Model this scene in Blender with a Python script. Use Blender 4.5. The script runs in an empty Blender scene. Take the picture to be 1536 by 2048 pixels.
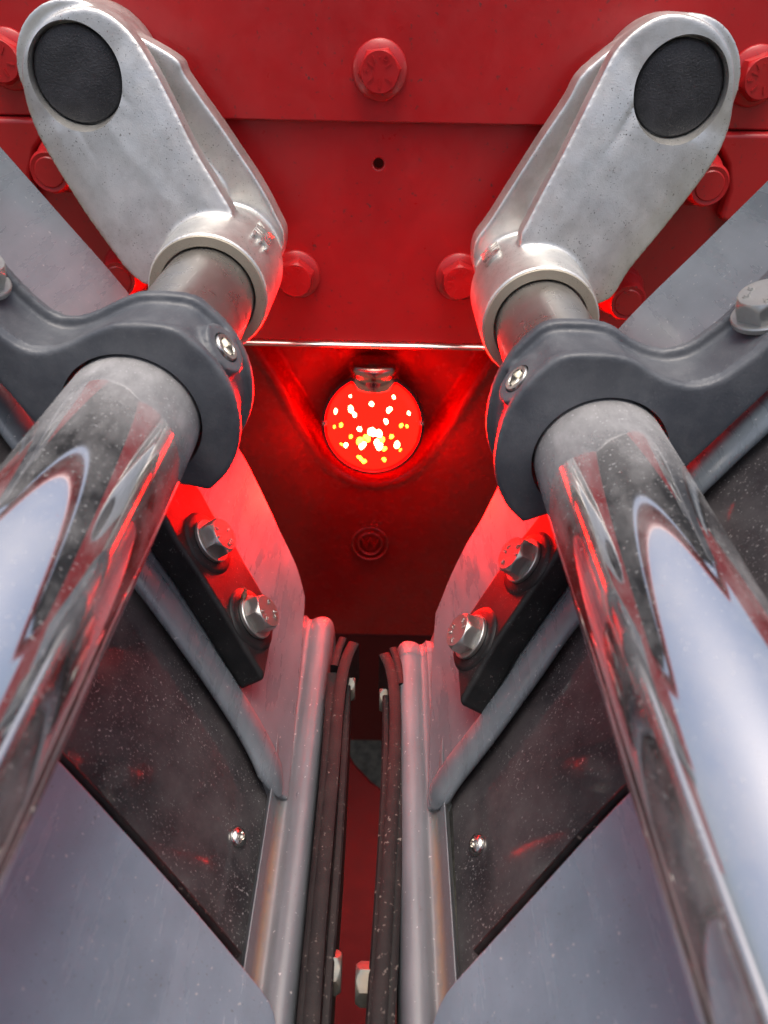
import bpy, bmesh, math, random
from mathutils import Vector, Matrix

random.seed(7)
SC = bpy.context.scene
COL = SC.collection

# ------------------------------------------------------------------ camera
# the struts run along world +Y, the red body stands square to them, Z is up;
# camera at the origin looking down along the struts
F = 1490.0                      # focal length in photo pixels (1536 x 2048)
Yc = Vector((17 / F, 1039 / F, -1)).normalized()
Xc = Vector((1, -0.021, 0)); Xc = (Xc - Yc * Xc.dot(Yc)).normalized()
Zc = Xc.cross(Yc).normalized()
ROT = Matrix((Xc, Yc, Zc))      # camera space -> world
cam_d = bpy.data.cameras.new("camera"); cam = bpy.data.objects.new("camera", cam_d)
COL.objects.link(cam); SC.camera = cam
cam.matrix_world = ROT.to_4x4()
cam_d.sensor_fit = 'VERTICAL'; cam_d.sensor_height = 24.0
cam_d.lens = F / 2048 * 24.0
cam_d.clip_start = 0.01; cam_d.clip_end = 500
cam_d.dof.use_dof = True; cam_d.dof.focus_distance = 0.36; cam_d.dof.aperture_fstop = 8.0

# ------------------------------------------------------------------ sky, sun, exposure
SUN_EL, SUN_AZ = math.radians(86), math.radians(170)     # azimuth from +Y towards +X
w = bpy.data.worlds.new("World"); SC.world = w; w.use_nodes = True
nt = w.node_tree; nt.nodes.clear()
sky = nt.nodes.new("ShaderNodeTexSky"); sky.sky_type = 'NISHITA'; sky.sun_disc = False
sky.sun_elevation = SUN_EL; sky.sun_rotation = SUN_AZ
sky.air_density = 1.0; sky.dust_density = 9.5; sky.ozone_density = 1.2
bg = nt.nodes.new("ShaderNodeBackground"); bg.inputs[1].default_value = 0.14
wo = nt.nodes.new("ShaderNodeOutputWorld")
nt.links.new(sky.outputs[0], bg.inputs[0]); nt.links.new(bg.outputs[0], wo.inputs[0])
sd = bpy.data.lights.new("sun", 'SUN'); sd.energy = 1.2; sd.angle = math.radians(40); sd.color = (1, 0.97, 0.92)
sun = bpy.data.objects.new("sun", sd); COL.objects.link(sun)
sdir = Vector((math.sin(SUN_AZ) * math.cos(SUN_EL), math.cos(SUN_AZ) * math.cos(SUN_EL), math.sin(SUN_EL)))
sun.rotation_euler = sdir.to_track_quat('Z', 'Y').to_euler()
SC.view_settings.view_transform = 'Standard'; SC.view_settings.look = 'None'
SC.view_settings.exposure = 0.68; SC.view_settings.gamma = 1.0
SC.render.engine = 'CYCLES'
SC.cycles.max_bounces = 8

# ------------------------------------------------------------------ geometry helpers
def ray(px, py):
    return ROT @ Vector(((px - 768) / F, (1024 - py) / F, -1))
def hitY(px, py, y):
    d = ray(px, py); return d * (y / d.y)
def hitZ(px, py, z):
    d = ray(px, py); return d * (z / d.z)
class Plane:
    def __init__(s, p, n): s.p = Vector(p); s.n = Vector(n).normalized()
    def hit(s, px, py, h=0.0):
        d = ray(px, py); q = s.p + s.n * h
        return d * (q.dot(s.n) / d.dot(s.n))

def smooth_path(pts, n=6, closed=False):
    P = [Vector(p) for p in pts]; out = []
    N = len(P); rng = range(N) if closed else range(N - 1)
    for i in rng:
        if closed: a, b, c, d = P[(i - 1) % N], P[i], P[(i + 1) % N], P[(i + 2) % N]
        else: a, b, c, d = P[max(i - 1, 0)], P[i], P[i + 1], P[min(i + 2, N - 1)]
        for k in range(n):
            t = k / n
            out.append(0.5 * ((2 * b) + (c - a) * t + (2 * a - 5 * b + 4 * c - d) * t * t + (3 * b - a - 3 * c + d) * t ** 3))
    if not closed: out.append(P[-1])
    return out

def mesh_from(bm, name):
    me = bpy.data.meshes.new(name); bm.normal_update(); bm.to_mesh(me); bm.free(); return me

def add_prism(bm, pts, vec, pts2=None):
    """closed prism: polygon pts swept by vec (or lofted to pts2)"""
    a = [bm.verts.new(p) for p in pts]
    b = [bm.verts.new(q) for q in (pts2 if pts2 else [Vector(p) + vec for p in pts])]
    n = len(a); fs = []
    fs.append(bm.faces.new(a)); fs.append(bm.faces.new(b[::-1]))
    for i in range(n):
        fs.append(bm.faces.new((a[i], b[i], b[(i + 1) % n], a[(i + 1) % n])))
    bmesh.ops.recalc_face_normals(bm, faces=fs)
    return fs

def frame(axis):
    z = Vector(axis).normalized()
    x = z.orthogonal().normalized(); y = z.cross(x)
    return Matrix((x, y, z)).transposed()

def place(axis, loc, spin=0.0):
    return Matrix.Translation(Vector(loc)) @ frame(axis).to_4x4() @ Matrix.Rotation(spin, 4, 'Z')

def add_lathe(bm, prof, seg=48, M=None, cap=True):
    """prof: list of (r, z) along local z"""
    M = M or Matrix()
    rings = []; fs = []
    for r, z in prof:
        if r <= 1e-9: rings.append([bm.verts.new(M @ Vector((0, 0, z)))])
        else: rings.append([bm.verts.new(M @ Vector((r * math.cos(2 * math.pi * i / seg), r * math.sin(2 * math.pi * i / seg), z))) for i in range(seg)])
    for A, B in zip(rings, rings[1:]):
        for i in range(seg):
            j = (i + 1) % seg
            if len(A) == 1 and len(B) == 1: continue
            if len(A) == 1: fs.append(bm.faces.new((A[0], B[i], B[j])))
            elif len(B) == 1: fs.append(bm.faces.new((A[i], B[0], A[j])))
            else: fs.append(bm.faces.new((A[i], B[i], B[j], A[j])))
    if cap:
        if len(rings[0]) > 1: fs.append(bm.faces.new(rings[0][::-1]))
        if len(rings[-1]) > 1: fs.append(bm.faces.new(rings[-1]))
    bmesh.ops.recalc_face_normals(bm, faces=fs)
    return fs

def add_sweep(bm, path, sect, normals, caps=True):
    """sweep section [(a,b)] along path; a along side vector, b along normal"""
    rings = []; fs = []
    n = len(path)
    for i, p in enumerate(path):
        t = (path[min(i + 1, n - 1)] - path[max(i - 1, 0)]).normalized()
        N = normals[i] if isinstance(normals, list) else normals
        s = t.cross(N).normalized()
        S = sect(i / (n - 1)) if callable(sect) else sect
        rings.append([bm.verts.new(p + s * a + N * b) for a, b in S])
    m = len(rings[0])
    for A, B in zip(rings, rings[1:]):
        for i in range(m):
            j = (i + 1) % m
            fs.append(bm.faces.new((A[i], A[j], B[j], B[i])))
    if caps:
        fs.append(bm.faces.new(rings[0][::-1])); fs.append(bm.faces.new(rings[-1]))
    bmesh.ops.recalc_face_normals(bm, faces=fs)

def ellipse(a, b, n=16, b0=0.0):
    return [(a * math.cos(2 * math.pi * i / n), b0 + b * math.sin(2 * math.pi * i / n)) for i in range(n)]

def smooth(me, ang=40):
    for p in me.polygons: p.use_smooth = True
    me.set_sharp_from_angle(angle=math.radians(ang))
    return me

def evaluated(me, setup):
    """run modifiers on a mesh and return the result"""
    o = bpy.data.objects.new("tmp", me); COL.objects.link(o); setup(o)
    bpy.context.view_layer.update()
    dg = bpy.context.evaluated_depsgraph_get()
    r = bpy.data.meshes.new_from_object(o.evaluated_get(dg), depsgraph=dg)
    bpy.data.objects.remove(o); return r

def cast(bm, name, voxel=0.0011, iters=6, cutters=(), factor=0.5):
    me = mesh_from(bm, name)
    cs = []
    for cb in cutters:
        c = bpy.data.objects.new("tmpcut", mesh_from(cb, "cut")); COL.objects.link(c); cs.append(c)
    def setup(o):
        m = o.modifiers.new("r", 'REMESH'); m.mode = 'VOXEL'; m.voxel_size = voxel; m.adaptivity = 0
        m = o.modifiers.new("s", 'SMOOTH'); m.factor = factor; m.iterations = iters
        for c in cs:
            b = o.modifiers.new("b", 'BOOLEAN'); b.object = c; b.operation = 'DIFFERENCE'; b.solver = 'EXACT'
    r = evaluated(me, setup)
    for c in cs: bpy.data.objects.remove(c)
    r.name = name
    return smooth(r, 50)

def bevelled(bm, name, w, seg=3, ang=25):
    me = mesh_from(bm, name)
    def setup(o):
        m = o.modifiers.new("b", 'BEVEL'); m.width = w; m.segments = seg; m.limit_method = 'ANGLE'
        m.angle_limit = math.radians(ang); m.harden_normals = True; m.use_clamp_overlap = True
    for p in me.polygons: p.use_smooth = True
    r = evaluated(me, setup); r.name = name
    for p in r.polygons: p.use_smooth = True
    return r

_text_cache = {}
def text_mesh(s, size, depth):
    key = (s, size, depth)
    if key in _text_cache: return _text_cache[key]
    cu = bpy.data.curves.new("txt", 'FONT'); cu.body = s; cu.size = size; cu.extrude = depth
    cu.align_x = 'CENTER'; cu.align_y = 'CENTER'; cu.resolution_u = 3
    o = bpy.data.objects.new("tmp", cu); COL.objects.link(o)
    bpy.context.view_layer.update(); dg = bpy.context.evaluated_depsgraph_get()
    me = bpy.data.meshes.new_from_object(o.evaluated_get(dg), depsgraph=dg)
    bpy.data.objects.remove(o)
    _text_cache[key] = me
    return me

def add_mesh(bm, me, M):
    n0 = len(bm.verts); bm.from_mesh(me); bm.verts.ensure_lookup_table()
    for v in bm.verts[n0:]: v.co = M @ v.co

# ------------------------------------------------------------------ objects
BASE = {}
def thing(name, loc, label, cat, group=None):
    o = bpy.data.objects.new(name, None); COL.objects.link(o)
    o.location = loc; o.empty_display_size = 0.02
    o["label"] = label; o["category"] = cat
    if group: o["group"] = group
    BASE[o] = Matrix.Translation(Vector(loc)); return o

def part(name, me, mat, parent, M=None, label=None):
    o = bpy.data.objects.new(name, me); COL.objects.link(o)
    if mat is not None and not me.materials: me.materials.append(mat)
    M = M or Matrix()
    o.parent = parent
    o.matrix_basis = BASE[parent].inverted() @ M
    BASE[o] = M
    if label: o["label"] = label
    return o

# ------------------------------------------------------------------ materials
def mat(name):
    m = bpy.data.materials.new(name); m.use_nodes = True
    t = m.node_tree; t.nodes.clear()
    out = t.nodes.new("ShaderNodeOutputMaterial")
    p = t.nodes.new("ShaderNodeBsdfPrincipled"); t.links.new(p.outputs[0], out.inputs[0])
    return m, t, p, out
def N(t, kind, **kw):
    n = t.nodes.new(kind)
    for k, v in kw.items(): setattr(n, k, v)
    return n
def tc(t, scale=None):
    c = N(t, "ShaderNodeTexCoord")
    if scale is None: return c.outputs["Object"]
    mp = N(t, "ShaderNodeMapping"); mp.inputs["Scale"].default_value = scale
    t.links.new(c.outputs["Object"], mp.inputs[0]); return mp.outputs[0]
def noise(t, vec, scale, detail=4, rough=0.55):
    n = N(t, "ShaderNodeTexNoise"); n.inputs["Scale"].default_value = scale
    n.inputs["Detail"].default_value = detail; n.inputs["Roughness"].default_value = rough
    t.links.new(vec, n.inputs["Vector"]); return n.outputs["Fac"]
def ramp(t, fac, lo, hi, c0=(0, 0, 0, 1), c1=(1, 1, 1, 1)):
    r = N(t, "ShaderNodeValToRGB"); e = r.color_ramp.elements
    e[0].position, e[1].position = lo, hi; e[0].color, e[1].color = c0, c1
    t.links.new(fac, r.inputs[0]); return r.outputs[0]
def mixc(t, fac, a, b):
    m = N(t, "ShaderNodeMix", data_type='RGBA')
    for sock, v in ((m.inputs[0], fac), (m.inputs[6], a), (m.inputs[7], b)):
        if isinstance(v, bpy.types.NodeSocket): t.links.new(v, sock)
        else: sock.default_value = v
    return m.outputs[2]
def mathn(t, op, a, b=0.0):
    m = N(t, "ShaderNodeMath", operation=op)
    for i, v in enumerate((a, b)):
        if isinstance(v, bpy.types.NodeSocket): t.links.new(v, m.inputs[i])
        else: m.inputs[i].default_value = v
    return m.outputs[0]
def bump(t, p, h, strength, dist):
    b = N(t, "ShaderNodeBump"); b.inputs["Strength"].default_value = strength; b.inputs["Distance"].default_value = dist
    t.links.new(h, b.inputs["Height"]); t.links.new(b.outputs[0], p.inputs["Normal"])
def c4(r, g, b): return (r, g, b, 1)

def surface(name, col, rough, metal=0.0, dust=None, dust_amt=0.3, dust_scale=60, speck=0.0, speck_scale=900,
            speck_col=None, bump_scale=None, bump_h=0.0002, var=0.12, spec=0.5, coat=0.0, scratch=0.0, grain=0.0):
    """painted / bare surface with tonal drift, dust film, specks and fine scratches"""
    m, t, p, out = mat(name)
    v = tc(t)
    base = mixc(t, ramp(t, noise(t, v, 22, 5), 0.3, 0.7), c4(*[c * (1 - var) for c in col]), c4(*[min(1, c * (1 + var)) for c in col]))
    r = None
    if dust:
        d = ramp(t, noise(t, v, dust_scale, 6, 0.65), 0.42, 0.75)
        d = mathn(t, 'MULTIPLY', d, dust_amt)
        base = mixc(t, d, base, c4(*dust))
        r = d
    if scratch:
        vs = tc(t, (1, 0.08, 1)); s1 = ramp(t, noise(t, vs, 700, 2, 0.4), 0.66, 0.72)
        s1 = mathn(t, 'MULTIPLY', s1, scratch)
        base = mixc(t, s1, base, c4(*[min(1, c * 1.6 + 0.08) for c in col]))
    if speck:
        s = ramp(t, noise(t, v, speck_scale, 2, 0.5), 0.64, 0.70)
        s2 = ramp(t, noise(t, v, 40, 3), 0.40, 0.62)
        s = mathn(t, 'MULTIPLY', mathn(t, 'MULTIPLY', s, s2), speck)
        base = mixc(t, s, base, c4(*(speck_col or (0.05, 0.05, 0.05))))
    t.links.new(base, p.inputs["Base Color"])
    p.inputs["Metallic"].default_value = metal
    rr = mathn(t, 'ADD', mathn(t, 'MULTIPLY', noise(t, v, 90, 5), 0.30), rough - 0.15)
    t.links.new(rr, p.inputs["Roughness"])
    p.inputs["Specular IOR Level"].default_value = spec
    p.inputs["Coat Weight"].default_value = coat
    if bump_scale:
        bump(t, p, noise(t, v, bump_scale, 3, 0.6), 0.6, bump_h)
    return m

M_RED = surface("red_paint", (0.41, 0.0105, 0.013), 0.34, var=0.07, dust=(0.34, 0.04, 0.035), dust_amt=0.16, dust_scale=120, speck=0.85, speck_scale=300, speck_col=(0.10, 0.03, 0.03), bump_scale=260, bump_h=0.00015)
M_RED2 = surface("red_paint_glossy_shaded", (0.19, 0.0026, 0.0024), 0.26, spec=0.22, dust=(0.10, 0.02, 0.018), dust_amt=0.25, dust_scale=70, bump_scale=90, bump_h=0.0003)  # the body red again, darkened in the colour to stand for recess shade
M_BACKING = surface("dark_backing", (0.02, 0.004, 0.004), 0.7)  # near-black that stands for the shade inside the small hole
M_CAST = surface("cast_aluminium", (0.66, 0.66, 0.64), 0.40, metal=0.85, dust=(0.26, 0.245, 0.21), dust_amt=0.38, dust_scale=75, speck=1.0, speck_scale=1000, speck_col=(0.10, 0.095, 0.08), bump_scale=1300, bump_h=0.00016)
M_MACH = surface("machined_face", (0.34, 0.31, 0.25), 0.6, metal=0.5, speck=0.5, speck_scale=1400, speck_col=(0.09, 0.08, 0.06), bump_scale=1500, bump_h=0.00012)
M_STEEL = surface("dull_steel", (0.40, 0.39, 0.375), 0.30, metal=0.9, dust=(0.3, 0.28, 0.24), dust_amt=0.5, dust_scale=50, scratch=0.3, bump_scale=900, bump_h=0.00006)
M_ZINC = surface("zinc_plated", (0.46, 0.47, 0.46), 0.36, metal=0.9, dust=(0.3, 0.27, 0.22), dust_amt=0.5, dust_scale=160, speck=0.4, speck_scale=1200, bump_scale=900, bump_h=0.00006)
M_SHINY = surface("bright_steel", (0.62, 0.61, 0.58), 0.22, metal=1.0, dust=(0.3, 0.27, 0.2), dust_amt=0.3, dust_scale=200)
M_NECK = surface("plated_red_reflection", (0.55, 0.30, 0.26), 0.16, metal=1.0)  # bright metal, red tint painted in for the red it mirrors
M_CLAMP = surface("dark_grey_plastic", (0.055, 0.062, 0.074), 0.50, dust=(0.20, 0.21, 0.22), dust_amt=0.35, dust_scale=45, speck=0.25, speck_scale=800, speck_col=(0.2, 0.2, 0.2), bump_scale=900, bump_h=0.00022, scratch=0.15)
M_BLACK = surface("black_plastic", (0.007, 0.008, 0.009), 0.46, spec=0.3, dust=(0.035, 0.035, 0.038), dust_amt=0.3, dust_scale=80, speck=0.35, speck_scale=700, speck_col=(0.2, 0.2, 0.2), bump_scale=1600, bump_h=0.00012)
M_CAP = surface("black_leathergrain_cap", (0.022, 0.023, 0.026), 0.44, scratch=0.25, dust=(0.10, 0.10, 0.11), dust_amt=0.35, dust_scale=70, speck=0.3, speck_scale=900, speck_col=(0.25, 0.25, 0.25), bump_scale=1000, bump_h=0.0009)
def leaf_paint(name, col, rough, dirt=False, st=0.30):
    """semi gloss grey paint, wiped: long fine streaks vary the gloss, dirt gathers where the mesh is marked"""
    m, t, p, out = mat(name)
    v = tc(t)
    base = mixc(t, ramp(t, noise(t, v, 30, 6, 0.65), 0.3, 0.7), c4(*[c * 0.85 for c in col]), c4(*[c * 1.12 for c in col]))
    base = mixc(t, mathn(t, 'MULTIPLY', ramp(t, noise(t, v, 700, 2), 0.68, 0.72), 0.5), base, c4(0.07, 0.065, 0.06))
    base = mixc(t, mathn(t, 'MULTIPLY', ramp(t, noise(t, v, 480, 2), 0.70, 0.74), 0.6), base, c4(0.5, 0.5, 0.5))
    streak = noise(t, tc(t, (1, 0.10, 0.35)), 160, 5, 0.6)
    base = mixc(t, mathn(t, 'MULTIPLY', ramp(t, streak, 0.45, 0.75), st), base, c4(*[min(1, c * 1.5 + 0.03) for c in col]))
    rr = mathn(t, 'ADD', mathn(t, 'MULTIPLY', streak, 0.50), rough - 0.25)
    if dirt:
        at = N(t, "ShaderNodeAttribute", attribute_name="dirt")
        d = mathn(t, 'MULTIPLY', at.outputs["Fac"], ramp(t, noise(t, v, 260, 6, 0.7), 0.28, 0.50))
        base = mixc(t, d, base, c4(0.20, 0.165, 0.12))
        rr = mathn(t, 'ADD', rr, mathn(t, 'MULTIPLY', d, 0.5))
    t.links.new(base, p.inputs["Base Color"]); t.links.new(rr, p.inputs["Roughness"])
    p.inputs["Specular IOR Level"].default_value = 0.75
    bump(t, p, streak, 0.35, 0.00025)
    return m
M_LEAF = leaf_paint("grey_paint", (0.105, 0.126, 0.148), 0.29)
M_POST = leaf_paint("grey_paint_dirty", (0.105, 0.120, 0.138), 0.38, dirt=True)
M_NUT = surface("grey_nut", (0.12, 0.125, 0.12), 0.55, metal=0.6, dust=(0.22, 0.15, 0.09), dust_amt=0.6, dust_scale=120)
M_REDDARK = surface("shaded_dark_red", (0.040, 0.0015, 0.002), 0.5, spec=0.15)  # red taken nearly black, the shade in the gap is put into the colour
M_RIM = surface("lamp_rim_black", (0.003, 0.003, 0.003), 0.5, spec=0.3)
M_COVER = leaf_paint("blue_grey_cover", (0.165, 0.225, 0.285), 0.23, st=0.15)
M_RUBBER = surface("black_rubber", (0.006, 0.006, 0.007), 0.6, spec=0.2, dust=(0.05, 0.04, 0.038), dust_amt=0.25, dust_scale=90, speck=0.5, speck_scale=500, speck_col=(0.25, 0.22, 0.2), bump_scale=900, bump_h=0.0002)
M_GLASSDARK = None

def dusty_chrome():
    m, t, p, out = mat("dusty_chrome")
    v = tc(t)
    p.inputs["Metallic"].default_value = 1.0
    p.inputs["Base Color"].default_value = c4(0.70, 0.70, 0.71)
    p.inputs["Roughness"].default_value = 0.045
    d = N(t, "ShaderNodeBsdfPrincipled"); d.inputs["Base Color"].default_value = c4(0.36, 0.36, 0.37)
    d.inputs["Roughness"].default_value = 0.75
    film = mathn(t, 'MULTIPLY', ramp(t, noise(t, tc(t, (1, 0.45, 1)), 70, 7, 0.7), 0.42, 0.74), 0.32)
    sp = mathn(t, 'MULTIPLY', ramp(t, noise(t, v, 900, 2, 0.5), 0.65, 0.70), 0.45)
    f = mathn(t, 'ADD', mathn(t, 'MAXIMUM', film, sp), 0.035)
    # dust collects where the tube leaves the clamp
    sx = N(t, "ShaderNodeSeparateXYZ"); t.links.new(v, sx.inputs[0])
    near = N(t, "ShaderNodeMapRange"); near.inputs[1].default_value = 0.190; near.inputs[2].default_value = 0.245
    near.inputs[3].default_value = 0; near.inputs[4].default_value = 0.45
    wob = mathn(t, 'ADD', sx.outputs[1], mathn(t, 'MULTIPLY', mathn(t, 'SUBTRACT', noise(t, v, 60, 4), 0.5), 0.04))
    t.links.new(wob, near.inputs[0])
    f = mathn(t, 'ADD', f, near.outputs[0])
    mx = N(t, "ShaderNodeMixShader"); t.links.new(f, mx.inputs[0])
    t.links.new(p.outputs[0], mx.inputs[1]); t.links.new(d.outputs[0], mx.inputs[2]); t.links.new(mx.outputs[0], out.inputs[0])
    return m
M_CHROME = dusty_chrome()

def dusty_pane():
    m, t, p, out = mat("dusty_tinted_pane")
    v = tc(t)
    p.inputs["Base Color"].default_value = c4(0.012, 0.010, 0.013); p.inputs["Roughness"].default_value = 0.07
    d = N(t, "ShaderNodeBsdfPrincipled"); d.inputs["Base Color"].default_value = c4(0.36, 0.35, 0.36); d.inputs["Roughness"].default_value = 0.85
    film = mathn(t, 'MULTIPLY', ramp(t, noise(t, v, 26, 6, 0.65), 0.35, 0.8), 0.17)
    sp = mathn(t, 'MULTIPLY', mathn(t, 'MULTIPLY', ramp(t, noise(t, v, 800, 3, 0.6), 0.58, 0.72), ramp(t, noise(t, v, 34, 5, 0.7), 0.36, 0.66)), 0.75)
    f = mathn(t, 'ADD', mathn(t, 'MAXIMUM', film, sp), 0.04)
    mx = N(t, "ShaderNodeMixShader"); t.links.new(f, mx.inputs[0])
    t.links.new(p.outputs[0], mx.inputs[1]); t.links.new(d.outputs[0], mx.inputs[2]); t.links.new(mx.outputs[0], out.inputs[0])
    return m
M_PANE = dusty_pane()

def emitter(name, col, s):
    m, t, p, out = mat(name)
    p.inputs["Base Color"].default_value = c4(*col); p.inputs["Emission Color"].default_value = c4(*col)
    p.inputs["Emission Strength"].default_value = s; p.inputs["Roughness"].default_value = 0.3
    return m
M_LENS = emitter("lit_red_lens", (1.0, 0.00007, 0.00003), 235.0)
M_LENS.node_tree.nodes["Principled BSDF"].inputs["Base Color"].default_value = c4(0.1, 0.002, 0.001)
M_LENS.node_tree.nodes["Principled BSDF"].inputs["Specular IOR Level"].default_value = 0.1
M_SIDE = emitter("lit_side_lens", (1.0, 0.004, 0.001), 22.0)
M_LED = emitter("lit_led", (1.0, 0.80, 0.36), 9.0)
M_LED2 = emitter("lit_amber_led", (1.0, 0.50, 0.03), 6.0)

def ground_mat():
    m, t, p, out = mat("gravel_ground")
    v = tc(t)
    c = mixc(t, ramp(t, noise(t, v, 60, 8, 0.7), 0.35, 0.65), c4(0.03, 0.028, 0.018), c4(0.13, 0.12, 0.085))
    t.links.new(c, p.inputs["Base Color"]); p.inputs["Roughness"].default_value = 0.9
    bump(t, p, noise(t, v, 60, 8, 0.7), 0.8, 0.01)
    return m

# ------------------------------------------------------------------ ground
bm = bmesh.new()
gs = 60
for sx, sy in ((-1, -1), (1, -1), (1, 1), (-1, 1)): bm.verts.new((sx * gs, sy * gs, -1.35))
bm.faces.new(bm.verts)
g = bpy.data.objects.new("ground", mesh_from(bm, "ground")); COL.objects.link(g)
g.data.materials.append(ground_mat()); g["kind"] = "structure"

# ------------------------------------------------------------------ shared bolt meshes (local axis +Z)
def hex_prof(bm, af, h, z0=0.0, chamfer=0.12, spin=0.0):
    R = af / math.sqrt(3); n = 6; r_in = af / 2
    seg = 48; rings = []
    def hexr(a):
        a = (a % (math.pi / 3)) - math.pi / 6
        return r_in / math.cos(a)
    prof = [(None, 0.0), (None, 0.80 * h)]
    levels = [0.0, 0.70 * h, 0.76 * h, 0.82 * h, 0.88 * h, 0.94 * h, 1.0 * h]
    for z in levels:
        lim = 1e9
        if z > 0.70 * h: lim = R - (z - 0.70 * h) / (0.30 * h) * (R - r_in * 0.965)
        rings.append([bm.verts.new((min(hexr(2 * math.pi * i / seg), lim) * math.cos(2 * math.pi * i / seg + spin),
                                    min(hexr(2 * math.pi * i / seg), lim) * math.sin(2 * math.pi * i / seg + spin), z0 + z)) for i in range(seg)])
    fs = []
    for A, B in zip(rings, rings[1:]):
        for i in range(seg): fs.append(bm.faces.new((A[i], A[(i + 1) % seg], B[(i + 1) % seg], B[i])))
    fs.append(bm.faces.new(rings[-1])); fs.append(bm.faces.new(rings[0][::-1]))
    bmesh.ops.recalc_face_normals(bm, faces=fs)

def make_flange_bolt():
    bm = bmesh.new(); hex_prof(bm, 0.0215, 0.0115, 0.003, spin=0.12)
    head = smooth(mesh_from(bm, "flange_bolt_head"), 28)
    bm = bmesh.new(); add_lathe(bm, [(0.0158, 0), (0.0158, 0.0016), (0.0150, 0.0024), (0.0115, 0.0042), (0.010, 0.0046)], 56)
    fl = smooth(mesh_from(bm, "flange_bolt_flange"), 50)
    bm = bmesh.new(); zt = 0.0146
    for a in (35, 145, 215, 270, 325):           # raised grade lines
        M = Matrix.Rotation(math.radians(a), 4, 'Z') @ Matrix.Translation((0.0062, 0, zt))
        add_prism(bm, [M @ Vector(p) for p in ((-0.0021, -0.0004, 0), (0.0021, -0.0004, 0), (0.0021, 0.0004, 0), (-0.0021, 0.0004, 0))], Vector((0, 0, 0.0004)))
    for ch, a in (("J", 118), ("D", 62), ("F", 172)):
        M = Matrix.Rotation(math.radians(a), 4, 'Z') @ Matrix.Translation((0.0075, 0, zt)) @ Matrix.Rotation(math.radians(-90), 4, 'Z')
        add_mesh(bm, text_mesh(ch, 0.0042, 0.0004), M)
    for a in (90, 268):
        add_lathe(bm, [(0.0004, 0), (0.0003, 0.0004)], 8, Matrix.Rotation(math.radians(a), 4, 'Z') @ Matrix.Translation((0.0072, 0, zt)))
    return head, fl, mesh_from(bm, "flange_bolt_marks")
FB = make_flange_bolt()

def make_hex_bolt():
    bm = bmesh.new(); hex_prof(bm, 0.0165, 0.0072, 0.0022)
    head = smooth(mesh_from(bm, "hex_bolt_head"), 28)
    bm = bmesh.new(); add_lathe(bm, [(0.0060, 0), (0.0108, 0), (0.0112, 0.0004), (0.0112, 0.0019), (0.0108, 0.0023), (0.006, 0.0023)], 48)
    wa = smooth(mesh_from(bm, "hex_bolt_washer"), 40)
    bm = bmesh.new(); zt = 0.0094
    for ch, a in (("8", 60), (".", 86), ("8", 108), ("H", 200), ("B", 235), ("S", 300)):
        M = Matrix.Rotation(math.radians(a), 4, 'Z') @ Matrix.Translation((0.0052, 0, zt)) @ Matrix.Rotation(math.radians(-90), 4, 'Z')
        add_mesh(bm, text_mesh(ch, 0.0036, 0.0003), M)
    return head, wa, mesh_from(bm, "hex_bolt_marks")
HB = make_hex_bolt()
NUT = HB[0].copy()

def bolt(parent, set_, m, M, name="bolt", marks=True, label=None):
    h = part(name, set_[0], m, parent, M, label)
    part("flange" if set_ is FB else "washer", set_[1], m if set_ is FB else M_ZINC, h, M)
    if marks: part("head_marking", set_[2], m, h, M)
    return h

# ------------------------------------------------------------------ red machine body
YU, YL, YR = 0.497, 0.503, 0.555      # upper plate, lower plate, recessed rear panel
base = hitY(755, 685, YU)
body = thing("machine_body", (base.x, YU, -0.62), "red painted steel machine body with bolted plates behind both struts", "machine body")

def plate(name, outline, y, thick, m, bev=0.0012, holes=(), label=None):
    bm = bmesh.new(); add_prism(bm, [Vector((p.x, y, p.z)) for p in outline], Vector((0, thick, 0)))
    if holes:
        me = mesh_from(bm, name); cs = []
        for c, r in holes:
            cb = bmesh.new(); add_lathe(cb, [(r, -0.01), (r, 0.02)], 32, place((0, 1, 0), (c.x, y, c.z)))
            o = bpy.data.objects.new("tmpcut", mesh_from(cb, "cut")); COL.objects.link(o); cs.append(o)
        def setup(o):
            for c in cs:
                b = o.modifiers.new("b", 'BOOLEAN'); b.object = c; b.operation = 'DIFFERENCE'; b.solver = 'EXACT'
        r = evaluated(me, setup)
        for c in cs: bpy.data.objects.remove(c)
        bm = bmesh.new(); bm.from_mesh(r)
    return part(name, bevelled(bm, name, bev, 2, 30), m, body, label=label)

tl, tr = hitY(-700, 217, YU), hitY(2236, 277, YU)
sl, sr = hitY(-60, 229, YU), hitY(1596, 262, YU)
up = [Vector((-0.75, 0, sl.z + (-0.75 - sl.x) * (sr.z - sl.z) / (sr.x - sl.x))), Vector((0.75, 0, sl.z + (0.75 - sl.x) * (sr.z - sl.z) / (sr.x - sl.x))), Vector((0.75, 0, 0.035)), Vector((-0.75, 0, 0.035))]
plate("upper_plate", up, YU, 0.005, M_RED)
e0, e1 = hitY(520, 676, YL), hitY(975, 688, YL)
def zline(x): return e0.z + (x - e0.x) * (e1.z - e0.z) / (e1.x - e0.x)
hole = hitY(757, 328, YL)
low = [Vector((-0.75, 0, zline(-0.2))), Vector((0.75, 0, zline(0.2))), Vector((0.75, 0, 0.02)), Vector((-0.75, 0, 0.02))]
plate("lower_plate", low, YL, 0.008, M_RED, holes=[(hole, 0.0032)])
back = [Vector((-0.75, 0, -0.15)), Vector((0.75, 0, -0.15)), Vector((0.75, 0, 0.034)), Vector((-0.75, 0, 0.034))]
plate("back_sheet", back, YL + 0.03, 0.01, M_BACKING)  # added dark sheet, makes the small hole look shaded inside
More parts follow.
